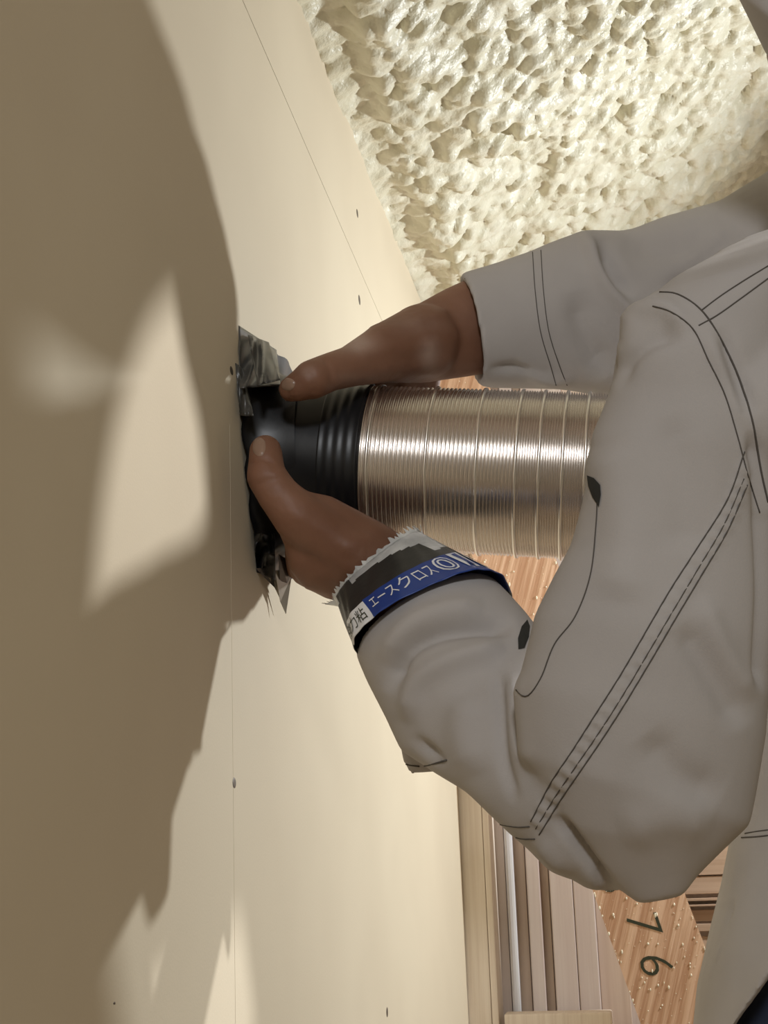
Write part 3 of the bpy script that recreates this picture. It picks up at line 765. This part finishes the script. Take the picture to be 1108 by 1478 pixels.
# ------------------------------------------------------------------ printed band on the left wrist
def band_pt(phi, t, lift=0.0):
    """phi 0 (lower edge) .. 90 (towards camera) .. 180 (upper edge); t 0 hand side .. 1 sleeve side"""
    a0 = np.array((490, 872, 612, 775, 1.205, .95, -12, -16)); a1 = np.array((520, 952, 730, 848, 1.185, 0.98, -24, -46))
    q_ = a0 * (1 - t) + a1 * t; q_[4] = arm_z((q_[0] + q_[2]) / 2, q_[4])
    c = V((q_[0] + q_[2]) / 2, (q_[1] + q_[3]) / 2, q_[4]); u = V(q_[2], q_[3], q_[4]) - c
    w_ = nrm(CAM - c) * np.linalg.norm(u) * q_[5] + (V(q_[6], q_[7], q_[4]) - V(0, 0, q_[4]))
    x = math.radians(phi)
    cr = 1 + 0.010 * math.sin(phi * 0.13 + 4 * t) + 0.006 * math.sin(phi * 0.37 + 9 * t)
    cx, sx = math.cos(x), math.sin(x)
    cx = math.copysign(abs(cx) ** 0.82, cx); sx = math.copysign(abs(sx) ** 0.62, sx)
    p = c + (-cx * u + sx * w_) * cr
    return p + nrm(p - c) * lift
nphi, nt_ = 240, 40
v = []; f = []; fm = []
jag = rng.random(nphi) * 0.06
for i in range(nphi):
    for j in range(nt_ + 1):
        t = j / nt_
        if j == 0: t = -jag[i]
        v.append(band_pt(360 * i / nphi, t * 1.04))
for i in range(nphi):
    for j in range(nt_):
        ph = 360 * (i + .5) / nphi; t = (j + .5) / nt_
        a0 = i * (nt_ + 1) + j; b0 = ((i + 1) % nphi) * (nt_ + 1) + j
        f.append((a0, b0, b0 + 1, a0 + 1))
        rim = 0.10 + 0.10 * (0.5 + 0.5 * math.sin(ph * 0.06)) + (0.22 if 130 < ph < 175 else 0)
        c_ = 0
        if t < rim and ph > 60 and ph < 200: c_ = 2
        if t < 0.16 and 0 < ph < 22: c_ = 2
        if t > 0.56 and 58 < ph < 182: c_ = 1
        if t > 0.58 and 18 < ph <= 58: c_ = 3
        fm.append(c_)
band = obj('wrist_band', v, f, None, None, True, [M['band_black'], M['band_blue'], M['silver'], M['white']], fm)
band.data.materials.clear()
for x in (M['band_black'], M['band_blue'], M['silver'], M['white']): band.data.materials.append(x)
band.data.polygons.foreach_set('material_index', fm)
sm = band.modifiers.new('thickness', 'SOLIDIFY'); sm.thickness = 0.0006; sm.offset = 0
mb = MB(); r_ = np.random.default_rng(4); n_ = 150; e0 = []; e1 = []
jg = r_.random(n_) ** 2
for i in range(n_):
    ph = 360.0 * i / n_; vis = 0.10 if 50 < ph < 185 else (0.10 if ph <= 50 else 0.30)
    e0.append(band_pt(ph, 0.0)); e1.append(band_pt(ph, -0.03 - vis * jg[i], 0.001 + 0.016 * jg[i] * (1.0 if ph > 185 else 0.12)))
v2 = e0 + e1; f2 = [(i, (i + 1) % n_, (i + 1) % n_ + n_, i + n_) for i in range(n_)]
te = obj('torn_film_edge', v2, f2, M['silver'], band)
tm_ = te.modifiers.new('thickness', 'SOLIDIFY'); tm_.thickness = 0.0003
tag(band, 'black and blue printed tape wrapping around the wrist at the jacket cuff', 'wrist band')
def band_text(body_, p0, p1, t0, t1, m_, offset=0.0, lift=0.0008, name='lettering', rot=False, ref=None):
    tv, tf = text_mesh(body_, 1.0, offset)
    lo, hi = ref if ref is not None else (tv.min(0), tv.max(0))
    a_ = (tv - lo) / (hi - lo + 1e-9)
    out = [band_pt(p0 + (p1 - p0) * q_[0], t1 + (t0 - t1) * q_[1], lift) for q_ in a_]
    obj(name, out, tf, m_, band); return lo, hi
band_text('エースクロス', 63, 109, 0.62, 0.88, M['white'])
for ch, a0, a1 in (('0', 112, 127), ('1', 131, 144), ('1', 149, 166)):
    r_ = band_text(ch, a0, a1, 0.58, 0.94, M['white'], 0.035)
    band_text(ch, a0, a1, 0.58, 0.94, M['band_blue'], -0.02, 0.0012, ref=r_)
band_text('強力粘', 20, 55, 0.66, 0.96, M['ink'])
